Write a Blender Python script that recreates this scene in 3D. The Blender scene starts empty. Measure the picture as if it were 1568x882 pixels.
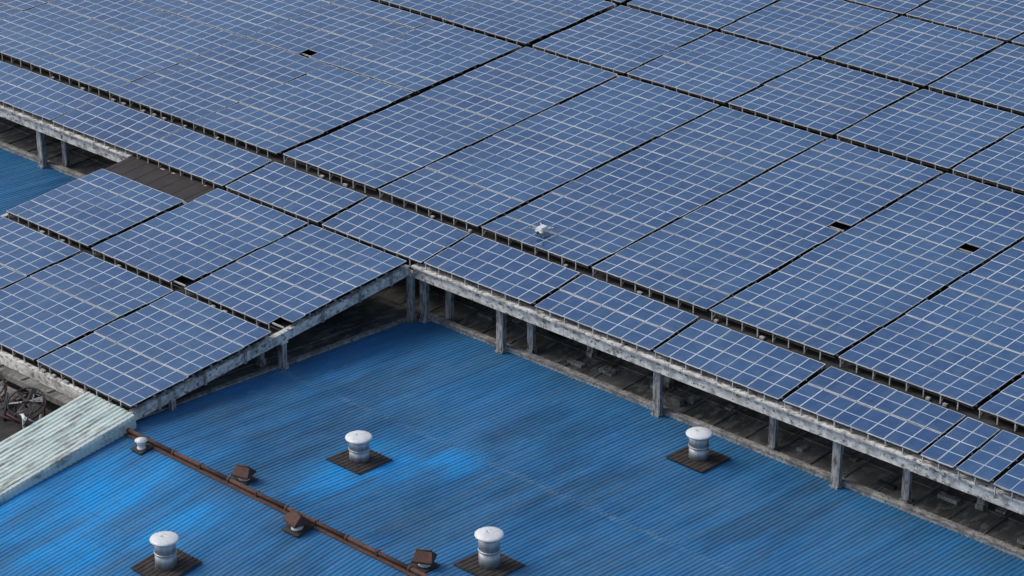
import bpy, math, random
from mathutils import Vector, Matrix
random.seed(7)
R=random.random
scene=bpy.context.scene

# ------------------------------------------------------------------ materials
def newmat(name):
    m=bpy.data.materials.new(name); m.use_nodes=True
    nt=m.node_tree; nt.nodes.clear()
    o=nt.nodes.new('ShaderNodeOutputMaterial'); b=nt.nodes.new('ShaderNodeBsdfPrincipled')
    nt.links.new(b.outputs[0],o.inputs[0])
    return m,nt,b
class N:
    def __init__(s,nt): s.nt=nt
    def n(s,t,**k):
        x=s.nt.nodes.new(t)
        for a,v in k.items(): setattr(x,a,v)
        return x
    def l(s,a,b): s.nt.links.new(a,b)
    def val(s,x,sock):
        if isinstance(x,(int,float)): sock.default_value=x
        elif isinstance(x,(tuple,list)): sock.default_value=(tuple(x)+(1,))[:4] if sock.type=='RGBA' else x
        else: s.l(x,sock)
    def math(s,op,a,b=0.0,c=None,clamp=False):
        x=s.n('ShaderNodeMath',operation=op); x.use_clamp=clamp
        s.val(a,x.inputs[0]); s.val(b,x.inputs[1])
        if c is not None: s.val(c,x.inputs[2])
        return x.outputs[0]
    def mix(s,f,a,b,bt='MIX'):
        x=s.n('ShaderNodeMix',data_type='RGBA',blend_type=bt)
        s.val(f,x.inputs[0]); s.val(a,x.inputs[6]); s.val(b,x.inputs[7])
        return x.outputs[2]
    def ramp(s,f,lo,hi):
        x=s.n('ShaderNodeMapRange'); x.clamp=True
        s.val(f,x.inputs[0]); x.inputs[1].default_value=lo; x.inputs[2].default_value=hi
        return x.outputs[0]
    def coord(s,which='Object'):
        return s.n('ShaderNodeTexCoord').outputs[which]
    def mapp(s,v,sc):
        x=s.n('ShaderNodeMapping'); s.l(v,x.inputs[0]); x.inputs['Scale'].default_value=sc
        return x.outputs[0]
    def noise(s,v,scale,detail=4,rough=.6):
        x=s.n('ShaderNodeTexNoise'); s.l(v,x.inputs['Vector']); x.inputs['Scale'].default_value=scale
        x.inputs['Detail'].default_value=detail; x.inputs['Roughness'].default_value=rough
        return x.outputs[0]

def mat_blotch(name,c1,c2,scale=1.5,rough=.8,lo=.4,hi=.6,c3=None,stretch=(1,1,1),metal=0,k3=3.7,t3=(.50,.62)):
    m,nt,b=newmat(name); g=N(nt)
    v=g.mapp(g.coord(),stretch)
    f=g.ramp(g.noise(v,scale,6,.65),lo,hi)
    c=g.mix(f,c1,c2)
    if c3:
        f2=g.ramp(g.noise(v,scale*k3,5,.7),*t3)
        c=g.mix(f2,c,c3)
    g.l(c,b.inputs['Base Color']); b.inputs['Roughness'].default_value=rough; b.inputs['Metallic'].default_value=metal
    return m

def mat_panel():
    m,nt,b=newmat('solar_glass'); g=N(nt)
    uv=g.n('ShaderNodeUVMap',uv_map='uv').outputs[0]; rn=g.n('ShaderNodeUVMap',uv_map='rnd').outputs[0]
    s=g.n('ShaderNodeSeparateXYZ'); g.l(uv,s.inputs[0]); r=g.n('ShaderNodeSeparateXYZ'); g.l(rn,r.inputs[0])
    x,y=s.outputs[0],s.outputs[1]
    ex=g.math('MINIMUM',x,g.math('SUBTRACT',1.0,x)); ey=g.math('MINIMUM',y,g.math('SUBTRACT',1.0,y))
    fx=g.math('LESS_THAN',ex,.026); fy=g.math('LESS_THAN',ey,.017)
    mid=g.math('LESS_THAN',g.math('ABSOLUTE',g.math('SUBTRACT',y,.5)),.014)
    frame=g.math('MAXIMUM',fx,fy)
    cx=g.math('FRACT',g.math('MULTIPLY',x,6.0)); cy=g.math('FRACT',g.math('MULTIPLY',y,12.0))
    cl=g.math('MAXIMUM',g.math('LESS_THAN',cx,.10),g.math('LESS_THAN',cy,.10))
    base=g.mix(r.outputs[0],(.011,.038,.125),(.023,.070,.185))
    co=g.coord()
    dirt=g.ramp(g.noise(co,.09,5,.6),.35,.68)
    base=g.mix(g.math('MULTIPLY',dirt,.55),base,(.048,.125,.255))
    base=g.mix(g.math('MULTIPLY',cl,.20),base,(.14,.25,.36))
    d2=g.ramp(g.noise(co,1.4,6,.75),.46,.8)
    base=g.mix(g.math('MULTIPLY',d2,.28),base,(.15,.20,.26))
    d3=g.ramp(g.noise(g.mapp(co,(1.6,.22,1)),1.0,5,.7),.50,.75)
    base=g.mix(g.math('MULTIPLY',d3,.20),base,(.13,.20,.28))
    le=g.ramp(y,.16,.0)
    base=g.mix(g.math('MULTIPLY',le,.18),base,(.18,.23,.28))
    c=g.mix(mid,base,(.40,.50,.58))
    fr=g.mix(r.outputs[1],(.34,.42,.48),(.66,.72,.76))
    c=g.mix(frame,c,fr)
    g.l(c,b.inputs['Base Color'])
    rg=g.math('MULTIPLY_ADD',dirt,.15,.12); rg=g.math('MAXIMUM',rg,g.math('MULTIPLY',frame,.5))
    g.l(rg,b.inputs['Roughness'])
    b.inputs['IOR'].default_value=1.62
    return m

def mat_blue():
    m,nt,b=newmat('blue_roof_paint'); g=N(nt)
    co=g.coord()
    st=g.noise(g.mapp(co,(.9,.16,1)),1.0,5,.55)
    st2=g.noise(g.mapp(co,(4.0,.22,1)),1.0,4,.6)
    big=g.noise(g.mapp(co,(.14,.085,1)),1.0,5,.6)
    c=g.mix(g.ramp(st,.3,.7),(.018,.112,.260),(.028,.172,.385))
    def blob(u,v,r,sx=1,sy=1):
        mp=g.n('ShaderNodeMapping'); g.l(co,mp.inputs[0]); mp.inputs['Location'].default_value=(-u*sx,-v*sy,0); mp.inputs['Scale'].default_value=(sx,sy,0)
        ln=g.n('ShaderNodeVectorMath',operation='LENGTH'); g.l(mp.outputs[0],ln.inputs[0])
        d=g.math('ADD',ln.outputs['Value'],g.math('MULTIPLY',g.math('SUBTRACT',st,.5),r*2.4))
        mr=g.n('ShaderNodeMapRange',interpolation_type='SMOOTHSTEP'); g.l(d,mr.inputs[0]); mr.inputs[1].default_value=r; mr.inputs[2].default_value=0
        return mr.outputs[0]
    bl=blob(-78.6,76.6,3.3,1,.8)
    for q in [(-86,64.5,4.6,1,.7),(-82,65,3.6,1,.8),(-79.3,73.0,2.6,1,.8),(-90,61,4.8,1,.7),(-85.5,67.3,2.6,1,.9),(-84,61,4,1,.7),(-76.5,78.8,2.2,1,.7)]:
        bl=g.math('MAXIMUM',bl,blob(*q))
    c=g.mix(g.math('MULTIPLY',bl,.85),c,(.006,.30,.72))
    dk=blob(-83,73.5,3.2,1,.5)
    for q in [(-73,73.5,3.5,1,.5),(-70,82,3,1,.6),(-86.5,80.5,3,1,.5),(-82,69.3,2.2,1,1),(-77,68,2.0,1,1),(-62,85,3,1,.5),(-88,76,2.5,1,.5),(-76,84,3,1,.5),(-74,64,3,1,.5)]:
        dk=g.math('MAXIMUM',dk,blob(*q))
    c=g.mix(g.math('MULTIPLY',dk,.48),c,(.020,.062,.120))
    c=g.mix(g.math('MULTIPLY',g.ramp(st2,.48,.72),.36),c,(.022,.068,.13))
    c=g.mix(g.math('MULTIPLY',g.ramp(big,.50,.66),.42),c,(.022,.072,.145))
    c=g.mix(g.math('MULTIPLY',g.ramp(g.noise(g.mapp(co,(.3,.2,1)),1.0,6,.7),.42,.7),.36),c,(.085,.175,.26))
    sc=g.ramp(g.noise(g.mapp(co,(4.2,.55,1)),1.5,8,.78),.56,.71)
    c=g.mix(g.math('MULTIPLY',sc,.45),c,(.17,.30,.42))
    sc2=g.ramp(g.noise(g.mapp(co,(1.2,1.0,1)),2.6,8,.8),.60,.70)
    c=g.mix(g.math('MULTIPLY',sc2,.26),c,(.24,.35,.43))
    sp=g.n('ShaderNodeSeparateXYZ'); g.l(co,sp.inputs[0])
    ly=g.math('FRACT',g.math('MULTIPLY_ADD',sp.outputs[1],1/1.35,.12))
    ln=g.math('LESS_THAN',ly,.07)
    c=g.mix(g.math('MULTIPLY',ln,g.math('MULTIPLY',g.ramp(g.noise(co,2.2,4,.7),.45,.62),.25)),c,(.015,.045,.09))
    lap=g.ramp(g.math('ABSOLUTE',g.math('SUBTRACT',sp.outputs[1],79.95)),.42,.0)
    lap=g.math('MULTIPLY',lap,g.ramp(g.noise(co,.35,4,.6),.40,.60))
    c=g.mix(g.math('MULTIPLY',lap,g.math('MULTIPLY',g.ramp(g.noise(co,2.4,6,.75),.42,.62),.65)),c,(.15,.27,.37))
    g.l(c,b.inputs['Base Color']); b.inputs['Roughness'].default_value=.7
    b.inputs['Specular IOR Level'].default_value=.25
    return m

M={}
M['panel']=mat_panel()
M['blue']=mat_blue()
M['alu']=mat_blotch('galvanised_rack',(.28,.29,.30),(.5,.51,.52),3,.5)
M['dark']=mat_blotch('panel_underside',(.02,.022,.025),(.04,.04,.045),2,.8)
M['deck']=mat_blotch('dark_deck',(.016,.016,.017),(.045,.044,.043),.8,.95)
M['moss']=mat_blotch('mossy_fibre_cement',(.075,.077,.07),(.17,.17,.16),.7,.95,c3=(.25,.25,.24),stretch=(1,.4,1))
M['conc']=mat_blotch('weathered_concrete',(.70,.70,.67),(.34,.34,.33),1.6,.9,.42,.62,c3=(.085,.083,.078),stretch=(1,1,1.3),k3=2.2,t3=(.52,.63))
M['postc']=mat_blotch('stained_post_concrete',(.42,.42,.41),(.19,.19,.185),1.5,.9,.40,.62,c3=(.075,.073,.068),stretch=(2.4,2.4,.6),k3=2.0,t3=(.50,.62))
M['curb']=mat_blotch('curb_concrete',(.42,.42,.40),(.19,.19,.185),1.6,.9,.4,.6,c3=(.10,.10,.095))
M['brown']=mat_blotch('rusted_brown_sheet',(.024,.021,.021),(.036,.031,.030),1.2,.85)
M['rust']=mat_blotch('rust',(.095,.042,.030),(.045,.028,.024),4,.85)
M['white']=mat_blotch('white_cap_paint',(.66,.69,.71),(.48,.51,.53),3,.35,.45,.75)
M['zinc']=mat_blotch('zinc_pipe',(.30,.33,.36),(.46,.49,.51),2.5,.4,stretch=(1.5,1.5,.3),metal=.45)
M['tar']=mat_blotch('tar_flashing',(.018,.016,.016),(.04,.032,.03),2.5,.85)
M['green']=mat_blotch('green_fibreglass',(.44,.56,.52),(.58,.66,.62),.8,.6,.4,.62,c3=(.22,.25,.23),stretch=(2.2,.35,1),k3=1.9)
M['ground']=mat_blotch('ground_concrete',(.14,.14,.13),(.22,.21,.19),.05,.95)
M['wall']=mat_blotch('factory_wall',(.35,.35,.33),(.25,.25,.24),.2,.9)
M['glassdk']=mat_blotch('window_glass',(.03,.04,.05),(.05,.06,.07),.5,.15)

# ------------------------------------------------------------------ mesh builder
class MB:
    def __init__(s,mats): s.v=[];s.f=[];s.m=[];s.uv=[];s.rn=[];s.mats=mats;s.smooth=[]
    def face(s,idx,mat,uv=None,rn=(0,0),sm=False):
        s.f.append(idx); s.m.append(s.mats.index(mat)); s.smooth.append(sm)
        s.uv.append(uv if uv else [(0,0)]*len(idx)); s.rn.append(rn)
    def hexa(s,b,t,mat,topmat=None,topuv=None,rn=(0,0)):
        n=len(s.v); s.v+= [tuple(p) for p in b]+[tuple(p) for p in t]
        s.face((n+3,n+2,n+1,n),mat)
        s.face((n+4,n+5,n+6,n+7),topmat or mat,topuv,rn)
        for i in range(4):
            j=(i+1)%4
            s.face((n+i,n+j,n+4+j,n+4+i),mat)
    def box(s,x0,x1,y0,y1,z0,z1,mat):
        s.hexa([(x0,y0,z0),(x1,y0,z0),(x1,y1,z0),(x0,y1,z0)],[(x0,y0,z1),(x1,y0,z1),(x1,y1,z1),(x0,y1,z1)],mat)
    def sbox(s,x0,x1,y0,y1,zf,d0,d1,mat):
        a,b=zf(y0),zf(y1)
        s.hexa([(x0,y0,a+d0),(x1,y0,a+d0),(x1,y1,b+d0),(x0,y1,b+d0)],[(x0,y0,a+d1),(x1,y0,a+d1),(x1,y1,b+d1),(x0,y1,b+d1)],mat)
    def tube(s,p,q,r,mat,seg=10,r2=None):
        p=Vector(p);q=Vector(q);d=(q-p).normalized()
        a=d.orthogonal().normalized();b=d.cross(a); r2=r if r2 is None else r2
        n=len(s.v)
        for c,rr in((p,r),(q,r2)):
            for i in range(seg):
                t=2*math.pi*i/seg; s.v.append(tuple(c+a*math.cos(t)*rr+b*math.sin(t)*rr))
        for i in range(seg):
            j=(i+1)%seg; s.face((n+i,n+j,n+seg+j,n+seg+i),mat,sm=True)
        s.face(tuple(n+i for i in reversed(range(seg))),mat); s.face(tuple(n+seg+i for i in range(seg)),mat)
    def lathe(s,c,prof,mat,seg=32,sm=True):
        n=len(s.v)
        for r,z in prof:
            for i in range(seg):
                t=2*math.pi*i/seg; s.v.append((c[0]+r*math.cos(t),c[1]+r*math.sin(t),c[2]+z))
        for k in range(len(prof)-1):
            for i in range(seg):
                j=(i+1)%seg; s.face((n+k*seg+i,n+k*seg+j,n+(k+1)*seg+j,n+(k+1)*seg+i),mat,sm=sm)
        s.face(tuple(n+i for i in reversed(range(seg))),mat)
        s.face(tuple(n+(len(prof)-1)*seg+i for i in range(seg)),mat,sm=sm)
    def make(s,name,parent=None):
        me=bpy.data.meshes.new(name); me.from_pydata(s.v,[],s.f)
        for k in s.mats: me.materials.append(M[k])
        me.polygons.foreach_set('material_index',s.m); me.polygons.foreach_set('use_smooth',s.smooth)
        l1=me.uv_layers.new(name='uv'); l2=me.uv_layers.new(name='rnd')
        a=[];b=[]
        for u,r in zip(s.uv,s.rn):
            for c in u: a+=c; b+=r
        l1.data.foreach_set('uv',a); l2.data.foreach_set('uv',b)
        me.update()
        o=bpy.data.objects.new(name,me); scene.collection.objects.link(o)
        if parent: o.parent=parent
        return o
def empty(name,loc=(0,0,0)):
    o=bpy.data.objects.new(name,None); o.location=loc; scene.collection.objects.link(o); return o

# ------------------------------------------------------------------ solar arrays
UV4=[(0,0),(1,0),(1,1),(0,1)]
UVH=[(0,.5),(1,.5),(1,1),(0,1)]
def array(u0,u1,v0,v1,zf,nc=None,nr=None,missing=(),leg=.5,front=True,jit=.016,back=True,half=()):
    mb=MB(['panel','alu','dark'])
    nc=nc or max(1,round((u1-u0)/1.0)); nr=nr or max(1,round((v1-v0)/1.97))
    pu=(u1-u0)/nc; pv=(v1-v0)/nr
    tone=R()*.4
    for j in range(nr):
        zj=(R()-.5)*.06; sh=(R()-.5)*.07
        tj=(R()-.5)*.035; rt=R()*.2
        gy=.008+(.03 if R()<.15 else 0)
        for i in range(nc):
            if (i,j) in missing: continue
            x0=u0+i*pu+.006+sh; x1=u0+(i+1)*pu-.006+sh; y0=v0+j*pv+gy; y1=v0+(j+1)*pv-.008
            dz=zj+(R()-.5)*jit; a=tj+(R()-.5)*.016; c=(R()-.5)*.016
            uvq=UV4
            if (i,j) in half: y0=y0+pv*.5; uvq=UVH
            q=[(x0,y0,zf(y0)+dz-a-c),(x1,y0,zf(y0)+dz-a+c),(x1,y1,zf(y1)+dz+a+c),(x0,y1,zf(y1)+dz+a-c)]
            mb.hexa([(p[0],p[1],p[2]-.045) for p in q],q,'alu','panel',uvq,(min(1,tone+rt+R()*.45),R()))
        for yy in (v0+j*pv+.35,v0+(j+1)*pv-.35):
            mb.sbox(u0,u1,yy-.03,yy+.03,zf,-.17,-.09,'alu')
    ys=([v0+.07] if front else [])+([v1-.07] if back else [])
    for yy in ys:
        mb.sbox(u0,u1,yy-.02,yy+.02,zf,-.18,-.13,'dark')
        k=0
        while u0+.1+k*pu<u1:
            x=u0+.1+k*pu; k+=1
            z=zf(yy)
            mb.box(x-.03,x+.03,yy-.03,yy+.03,z-leg,z-.06,'alu')
            if k%2: mb.tube((x,yy,z-leg+.05),(x,yy+(.5 if yy<(v0+v1)/2 else -.5),z-.12),.022,'alu',5)
            if R()<.3: mb.box(x+.2,x+.2+.15+R()*.2,yy-.12,yy+.05,z-leg,z-leg+.12,'alu')
    return mb.make('solar_panel_array')

zstrip=lambda v:.13*(v-89.9)
zmain=lambda v:.72+.060*(v-94.4)
zleft=lambda v:.080*(v-90.0)
W=8.24
seams=[-105.9+W*k for k in range(-7,9)]
rows=[(116.95,126.1),(126.65,135.7),(136.2,145.5),(146.0,155.3),(155.8,165.1),(165.6,175)]
for k in range(len(seams)-1):
    a,b=seams[k],seams[k+1]
    left=b<-105
    gl=.13 if not left else .05
    gr=.13 if not left else .05
    if abs(b+105.9)<.1: gr=.38
    if a>-57:
        n=4; w=(b-a)/n
        for i in range(n):
            array(a+i*w+.10,a+(i+1)*w-.14,89.75-.1*i,93.7-.1*(i%2),lambda v,o=R()*.16:zstrip(v)+o,2,2,leg=.55)
    else:
        array(a+gl,b-(gr if gr<.2 else .1),89.9,93.85,zstrip,8,2,leg=.55)
    half=set();miss=set()
    for (mu,mv) in [(-116.9,108.1),(-73.4,108.2),(-66.6,108.7)]:
        if a<mu<b: half.add((int((mu-a)/W*8),int((mv-106.4)/2)))
    array(a+gl,b-gr,94.5,106.3,zmain,8,6,leg=.55,back=left)
    g2=.20 if left else .05
    array(a+gl,b-gr,106.3+g2,116.4,zmain,8,5,missing=miss,half=half,leg=.55,front=left)
    for (r0,r1) in rows:
        if r0>160 and a>-60: continue
        array(a+gl,b-gr,r0,r1,zmain,8,5,leg=.5)
array(-97.95,-90.25,69.75,79.35,zleft,8,5,leg=.5)
array(-106.0,-98.2,69.75,79.35,zleft,8,5,leg=.5)
for k in range(3):
    array(-106.25-8.2*(k+1)+.1,-106.25-8.2*k,69.75,79.35,zleft,8,5,leg=.5)
array(-97.95,-90.25,79.9,89.5,zleft,8,5,half={(7,0)},leg=.5)
array(-106.0,-98.2,79.9,89.5,zleft,8,5,half={(7,0)},leg=.5)
array(-114.0,-106.4,80.0,87.2,zleft,8,4,leg=.5)

# ------------------------------------------------------------------ factory building
B=empty('factory_building')
def corrug(name,mat,u0,u1,v0,v1,zf,per=.25,h=.045,parent=None,seg=1,wob=0):
    vs=[];fs=[]
    n=int((u1-u0)/per); pts=[]
    for i in range(n):
        x=u0+i*per
        k=.8+.4*R()
        pts+=[(x,0),(x+per*.36,0),(x+per*.54,h*k),(x+per*.80,h*k)]
    pts.append((u0+n*per,0))
    ys=[v0+(v1-v0)*s/seg for s in range(seg+1)]
    m=len(ys)
    for x,z in pts:
        for s,y in enumerate(ys):
            d=wob*(math.sin(x*.9+s*1.7)+math.sin(x*2.3+s*2.9)+math.sin(x*.31+s)) 
            vs.append((x,y,zf(y)+z+d))
    for i in range(len(pts)-1):
        for s in range(m-1):
            fs.append((m*i+s,m*(i+1)+s,m*(i+1)+s+1,m*i+s+1))
    me=bpy.data.meshes.new(name); me.from_pydata(vs,[],fs); me.materials.append(M[mat]); me.update()
    o=bpy.data.objects.new(name,me); scene.collection.objects.link(o)
    if parent:o.parent=parent
    return o
zb=lambda v:-2.75-.059*(v-69.1)
zn=lambda v:-2.75-.10*(69.1-v)
corrug('blue_roof_far_upper','blue',-90.6,-30,79.9,90.85,zb,per=.26,h=.034,parent=B,seg=8,wob=.006)
corrug('blue_roof_far_lower','blue',-90.6,-30,69.05,80.05,lambda v:zb(v)+.045,per=.26,h=.034,parent=B,seg=8,wob=.006)
corrug('blue_roof_near','blue',-90.0,-30,40,69.08,zn,per=.26,h=.034,parent=B,seg=14,wob=.006)
corrug('blue_roof_side','blue',-175,-114.6,69.05,90.85,zb,per=.26,h=.034,parent=B,seg=8,wob=.006)
mb=MB(['moss','deck','conc','postc','curb','brown','rust','wall','glassdk','dark','alu'])
mb.sbox(-175,-30,91.15,178,lambda v:-3.95+.04*(v-91),-.3,0,'moss')
for k in range(60):
    x=-150+2.05*k
    mb.sbox(x,x+.10,91.2,120,lambda v:-3.95+.04*(v-91),.0,.07,'moss')
for v in (93.4,96.0,98.6,101.2):
    mb.sbox(-150,-30,v,v+.12,lambda v:-3.95+.04*(v-91),.003,.05,'moss')
mb.sbox(-114.55,-90.95,69.0,91.1,zb,-.3,.02,'moss')
for k in range(11): 
    mb.sbox(-114+2.2*k,-113.9+2.2*k,69.1,91.0,zb,.02,.09,'moss')
mb.sbox(-175,-98,40,68.98,zn,-1.2,-.6,'moss')
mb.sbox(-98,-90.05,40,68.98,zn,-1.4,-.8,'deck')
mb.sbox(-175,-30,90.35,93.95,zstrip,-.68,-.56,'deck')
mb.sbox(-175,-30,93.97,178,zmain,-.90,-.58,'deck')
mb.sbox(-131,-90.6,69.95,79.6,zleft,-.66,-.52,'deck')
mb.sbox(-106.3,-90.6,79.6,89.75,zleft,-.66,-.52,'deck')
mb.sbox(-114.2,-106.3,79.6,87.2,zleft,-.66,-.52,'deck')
mb.sbox(-114.6,-106.3,87.25,90.2,zleft,-.5,-.42,'brown')
for k in range(7):
    x=-114.2+1.16*k; mb.sbox(x,x+.04,87.3,90.1,zleft,-.42,-.405,'brown')
for k in range(10):
    x=-114.2+.8*k+R()*.3; mb.sbox(x,x+.35,87.3,87.5+R()*.1,zleft,-.42,-.30,'curb' if k%3==0 else 'dark')
for (x0,x1) in [(-175,-114.7),(-90.2,-30)]:
    x=x0
    while x<x1:
        e=min(x+5.6,x1); mb.box(x,e-.015,89.95,90.30,-1.16,-.50,'conc'); x=e
    mb.box(x0,x1,89.78,90.42,-.495,-.40,'conc')
    mb.box(x0,x1,90.86,91.12,-4.25,-3.78,'curb')
    mb.box(x0,x1,90.80,91.18,-3.778,-3.72,'curb')
def post(x,y,z0,z1,w=.34):
    mb.box(x-w/2,x+w/2,y-w/2,y+w/2,z0,z1,'postc')
    mb.box(x-w/2-.06,x+w/2+.06,y-w/2-.06,y+w/2+.06,z1-.16,z1-.003,'conc')
    mb.box(x-w/2-.05,x+w/2+.05,y-w/2-.05,y+w/2+.05,z0-.02,z0+.42,'postc')
    mb.box(x+w/2+.003,x+w/2+.05,y-w/2+.02,y-w/2+.08,z0,z1-.2,'alu')
for x in (-89.95,-84.1,-73.0,-61.6,-50.3,-39,-124.6,-135.9,-147):
    post(x,90.60,-4.3,-.50,.40)
for x in (-82.7,-66.2,-58.1,-46.8,-123.3,-88.9):
    post(x,91.5,-4.1,-.70,.34)
for x in (-74.6,-55,-80): post(x,93.4,-4.0,-.35,.34)
mb.box(-73.9,-72.6,91.9,92.3,-4.0,-3.55,'moss')
for k in range(16):
    x=-89+k*2.6+R()*1.2; y=91.8+R()*2.6; z=-3.95+.04*(y-91)
    mb.box(x,x+.3+R()*.9,y,y+.2+R()*.5,z,z+.08+R()*.14,random.choice(['curb','moss','dark','postc']))
y=69.9
while y<89.6:
    e=min(y+4.0,89.8); mb.sbox(-90.62,-90.27,y,e-.015,zleft,-.95,-.42,'conc'); y=e
mb.sbox(-90.80,-90.72,69.6,89.7,zleft,-1.15,-1.02,'rust')
def lpost(y,w=.34,top=-.9): post(-90.45,y,zb(y)-.2,zleft(y)+top,w)
for y in (80.25,90.0): lpost(y)
mb.box(-90.6,-90.3,72.4,72.7,zb(72.5)-.1,zleft(72.5)-.9,'postc')
for y in (79.7,): post(-91.6,y,zb(y),zleft(y)-.6,.3)
for y in (71.5,74.6,77.4,83.0,85.8,88.2):
    mb.sbox(-90.66,-90.20,y,y+.16,zleft,-1.0,-.30,'curb')
mb.sbox(-90.93,-90.62,69.1,90.8,zb,-.1,.14,'curb')
mb.sbox(-131,-90.7,69.62,69.9,zleft,-1.1,-.5,'conc')
mb.sbox(-114.6,-114.25,79.6,90.8,zb,-.1,.16,'curb')
mb.sbox(-114.5,-114.2,79.6,87.2,zleft,-.95,-.42,'conc')
for y in (80.2,87.1): post(-114.35,y,zb(y),zleft(y)-.9,.34)
mb.box(-176,-29,39.9,179,-16,-5.2,'wall')
for k in range(24):
    x=-173+6*k; mb.box(x,x+3.6,39.84,39.92,-11.5,-8.5,'glassdk'); mb.box(x-.1,x+3.7,39.80,39.86,-11.66,-11.52,'curb')
    y=44+5.5*k
    mb.box(-29.08,-28.95,y,y+3.6,-11.5,-8.5,'glassdk')
mb.sbox(-30,-29.5,40,69,zn,-3,.1,'curb'); mb.sbox(-30,-29.5,69,91,zb,-3,.1,'curb')
mb.make('roof_structure',B)
g=MB(['ground']); g.v=[(-3000,-3000,-16),(3000,-3000,-16),(3000,3000,-16),(-3000,3000,-16)]; g.face((0,1,2,3),'ground'); g.make('ground')

# ------------------------------------------------------------------ ridge pipe
mb=MB(['rust'])
x=-90.3
while x<-31:
    e=x+4.1
    mb.tube((x,69.1,-2.54),(e-.02,69.1,-2.54+(R()-.5)*.03),.105,'rust',12)
    mb.tube((e-.10,69.1,-2.54),(e+.06,69.1,-2.54),.13,'rust',12)
    mb.box(x+1.95,x+2.05,68.97,69.23,-2.76,-2.43,'rust')
    x=e
mb.sbox(-90.3,-31,69.1,69.36,zb,.09,.115,'rust'); mb.sbox(-90.3,-31,68.84,69.08,zn,.05,.08,'rust')
mb.make('rusty_ridge_pipe')

# ------------------------------------------------------------------ vents
def vent(u,v,h,zf,pl=1.18,s=1.0):
    z=zf(v)
    mb=MB(['white','zinc','tar'])
    mb.sbox(u-pl,u+pl,v-pl,v+pl,zf,.10,.125,'tar')
    for k in range(9):
        x=u-pl+.05+k*(2*pl-.2)/8; mb.sbox(x,x+.1,v-pl+.02,v+pl-.02,zf,.125,.15,'tar')
    mb.lathe((u,v,z),[(.56*s,.0),(.56*s,.12)],'tar')
    mb.lathe((u,v,z),[(.50*s,.12),(.50*s,h*.52)],'zinc')
    mb.lathe((u,v,z),[(.52*s,h*.52),(.535*s,h*.53),(.535*s,h*.57),(.52*s,h*.58)],'zinc')
    mb.lathe((u,v,z),[(.505*s,h*.58),(.505*s,h-.10)],'zinc')
    mb.lathe((u,v,z),[(.52*s,h-.10),(.64*s,h-.07),(.68*s,h-.02),(.68*s,h+.01),(.60*s,h+.06),(.42*s,h+.12),(.2*s,h+.155),(.03,h+.165)],'white')
    for i in range(16):
        t=2*math.pi*i/16
        mb.tube((u+.655*s*math.cos(t),v+.655*s*math.sin(t),z+h+.035),(u+.1*math.cos(t),v+.1*math.sin(t),z+h+.170),.010,'white',4)
    mb.make('roof_vent')
vent(-79.6,75.4,1.36,zb); vent(-68.2,88.0,1.50,zb); vent(-67.7,72.1,1.72,zb); vent(-79.2,62.6,1.50,zn)

def chimney(u,v,zf,s=1.0,hood=True,ang=0):
    z=zf(v); mb=MB(['white','zinc','rust','tar'])
    mb.sbox(u-.5*s,u+.5*s,v-.5*s,v+.5*s,zf,.12,.145,'tar')
    mb.lathe((u,v,z),[(.30*s,.05),(.27*s,.16),(.22*s,.20),(.22*s,.42*s),(.26*s,.44*s),(.26*s,.47*s),(.2*s,.50*s)],'white',20)
    if hood:
        a=.46*s;b=.42*s;h0=.50*s;h1=.86*s;n=len(mb.v)
        P=[(-a,-b,h0),(a,-b,h0),(a,b,h0),(-a,b,h0),(-a*.75,0,h1),(a*.75,0,h1),(-a,-b,h0-.10),(a,-b,h0-.10),(a,b,h0-.10),(-a,b,h0-.10)]
        ca,sa_=math.cos(ang),math.sin(ang)
        mb.v+=[(u+p[0]*ca-p[1]*sa_,v+p[0]*sa_+p[1]*ca,z+p[2]) for p in P]
        for f in [(0,1,5,4),(2,3,4,5),(0,4,3),(1,2,5),(6,7,1,0),(7,8,2,1),(8,9,3,2),(9,6,0,3),(9,8,7,6)]:
            mb.face(tuple(n+i for i in f),'rust')
        mb.tube((u-a*.78*ca,v-a*.78*sa_,z+h1),(u+a*.78*ca,v+a*.78*sa_,z+h1),.04,'rust',6)
    else:
        mb.lathe((u,v,z),[(.12*s,.50*s),(.12*s,.6*s),(.38*s,.62*s),(.38*s,.66*s),(.1*s,.8*s)],'white',20)
    mb.make('ridge_chimney')
chimney(-81.8,69.75,zb,1.0,ang=.3); chimney(-76.5,68.35,zn,1.1,ang=-.2); chimney(-69.7,69.9,zb,1.05,ang=.5); chimney(-88.0,68.5,zn,.85,False)

# ------------------------------------------------------------------ green awning
A=empty('corrugated_awning')
zg=lambda v:-1.95-.135*(69.8-v)
corrug('awning_sheet','green',-93.7,-90.05,50,69.7,zg,per=.3,h=.05,parent=A,seg=10,wob=.008)
mb=MB(['green','alu'])
prof=[(-90.05,0),(-89.9,-.04),(-89.82,-.18),(-89.8,-.75)]
k=0;y=50.0
while y<69.6:
    e=min(y+.15,69.7); o=.03*(k%2)
    o2=.03*((k+1)%2)
    for (xa,za),(xb,zb2) in zip(prof[:-1],prof[1:]):
        n=len(mb.v)
        mb.v+=[(xa+o,y,zg(y)+za+.05),(xb+o,y,zg(y)+zb2+.05),(xb+o2,e,zg(e)+zb2+.05),(xa+o2,e,zg(e)+za+.05)]
        mb.face((n,n+1,n+2,n+3),'green')
    y=e;k+=1
for yy in (54,58.5,63,67.5): mb.box(-93.7,-90.1,yy,yy+.08,zg(yy)-.14,zg(yy)-.02,'alu')
mb.make('awning_edge',A)

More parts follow.
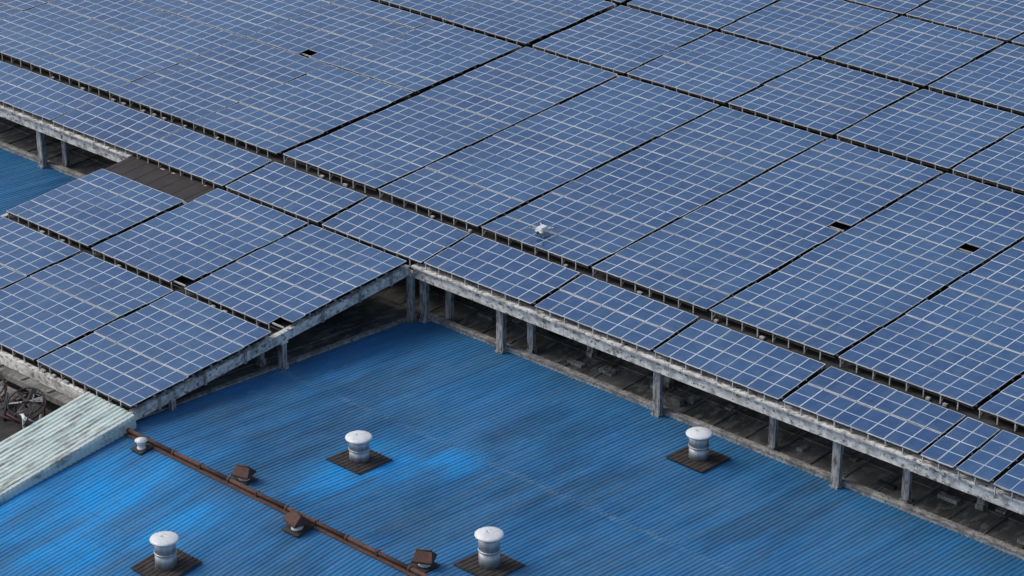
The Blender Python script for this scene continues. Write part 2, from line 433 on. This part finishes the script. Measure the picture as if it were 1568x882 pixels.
# ------------------------------------------------------------------ machinery in the pit
def fan(u,v,z,r=1.0,tilt=.35):
    mb=MB(['postc','dark','rust'])
    ax=Vector((math.sin(tilt)*.5,-math.sin(tilt),math.cos(tilt))).normalized(); a=ax.orthogonal().normalized(); b=ax.cross(a); c=Vector((u,v,z))
    pr=None; seg=28
    for i in range(seg+1):
        t=2*math.pi*i/seg; p=c+(a*math.cos(t)+b*math.sin(t))*r
        if pr is not None: mb.tube(pr,p,.045,'dark',6); mb.tube(pr-ax*.35,p-ax*.35,.05,'rust',6)
        pr=p
    mb.tube(c-ax*.35,c+ax*.08,.14,'rust',12)
    for i in range(6):
        t=2*math.pi*i/6; d=a*math.cos(t)+b*math.sin(t); e=ax.cross(d)
        n=len(mb.v); w=.13*r
        for q in (c+d*.15-e*.06,c+d*.15+e*.06,c+d*.92*r+e*w+ax*.12,c+d*.92*r-e*w-ax*.05): mb.v.append(tuple(q))
        mb.face((n,n+1,n+2,n+3),'dark' if i%3 else 'postc')
    for i in range(3):
        t=2*math.pi*i/3+.3; d=(a*math.cos(t)+b*math.sin(t))*r*.95; mb.tube(c+d-ax*.3,c+d-Vector((0,0,1.6)),.05,'rust',6)
    mb.make('exhaust_fan')
fan(-96.0,67.5,-2.5,.95); fan(-98.8,67.3,-2.5,.8,.5)
mb=MB(['alu','rust','dark','postc','white'])
for i in range(34):
    x=-101+R()*7; y=62+R()*6.5; z=-3.2+R()*.8
    mb.tube((x,y,z),(x+R()*2.8-1.4,y+R()*2.8-1.4,z+R()*.6),.025+R()*.05,random.choice(['alu','rust','dark','postc','postc']),8)
for i in range(8):
    x=-100+R()*5.4; y=64+R()*4; mb.box(x,x+.3+R()*.6,y,y+.3+R()*.5,-4.1,-3.5+R()*.5,random.choice(['rust','dark','dark']))
mb.tube((-94.2,66.0,-4),(-94.2,66.0,-2.2),.08,'postc',12); mb.tube((-94.4,66.1,-2.18),(-93.8,65.8,-2.1),.09,'white',12)
mb.make('scrap_pipework')

# ------------------------------------------------------------------ drone
D=MB(['white','dark','zinc'])
u,v=-85.9,95.9; z=zmain(v)+.34
D.hexa([(u-.26,v-.34,z-.10),(u+.26,v-.34,z-.10),(u+.26,v+.34,z-.10),(u-.26,v+.34,z-.10)],[(u-.18,v-.25,z+.15),(u+.18,v-.25,z+.15),(u+.18,v+.25,z+.15),(u-.18,v+.25,z+.15)],'white')
for sx in(-1,1):
    for sy in(-1,1):
        e=(u+sx*.48,v+sy*.44,z+.06); D.tube((u+sx*.1,v+sy*.12,z),e,.04,'white',8)
        D.tube((e[0],e[1],z),(e[0],e[1],z+.12),.06,'zinc',10)
        D.box(e[0]-.22,e[0]+.22,e[1]-.02,e[1]+.02,z+.122,z+.132,'dark')
    D.tube((u+sx*.15,v,z-.08),(u+sx*.3,v,z-.32),.02,'zinc',6); D.tube((u+sx*.3,v-.3,z-.32),(u+sx*.3,v+.3,z-.32),.02,'zinc',6)
D.tube((u,v-.3,z-.1),(u,v-.42,z-.14),.07,'dark',10)
D.make('drone')

# ------------------------------------------------------------------ light, sky, camera
w=bpy.data.worlds.new('World'); scene.world=w; w.use_nodes=True
nt=w.node_tree; bg=nt.nodes['Background']; sk=nt.nodes.new('ShaderNodeTexSky'); sk.sky_type='NISHITA'; sk.sun_disc=False
el=math.radians(48); sa=math.radians(238)
sk.sun_elevation=el; sk.sun_rotation=sa; sk.air_density=1.0; sk.dust_density=4.0
nt.links.new(sk.outputs[0],bg.inputs[0]); bg.inputs[1].default_value=.15
L=bpy.data.lights.new('sun','SUN'); L.energy=1.4; L.angle=math.radians(20); L.color=(1,.96,.90)
so=bpy.data.objects.new('sun',L); scene.collection.objects.link(so)
dirv=Vector((math.sin(sa)*math.cos(el),math.cos(sa)*math.cos(el),math.sin(el)))
so.rotation_euler=dirv.to_track_quat('Z','Y').to_euler()
cam=bpy.data.cameras.new('camera'); cam.lens=36*3833/1568; cam.sensor_width=36; cam.clip_end=6000; cam.clip_start=1
co=bpy.data.objects.new('camera',cam); scene.collection.objects.link(co); scene.camera=co
co.location=(0,0,56); co.rotation_euler=(math.radians(90-24.43),0,math.radians(42.6))
scene.view_settings.view_transform='Standard'; scene.view_settings.look='None'; scene.view_settings.exposure=0
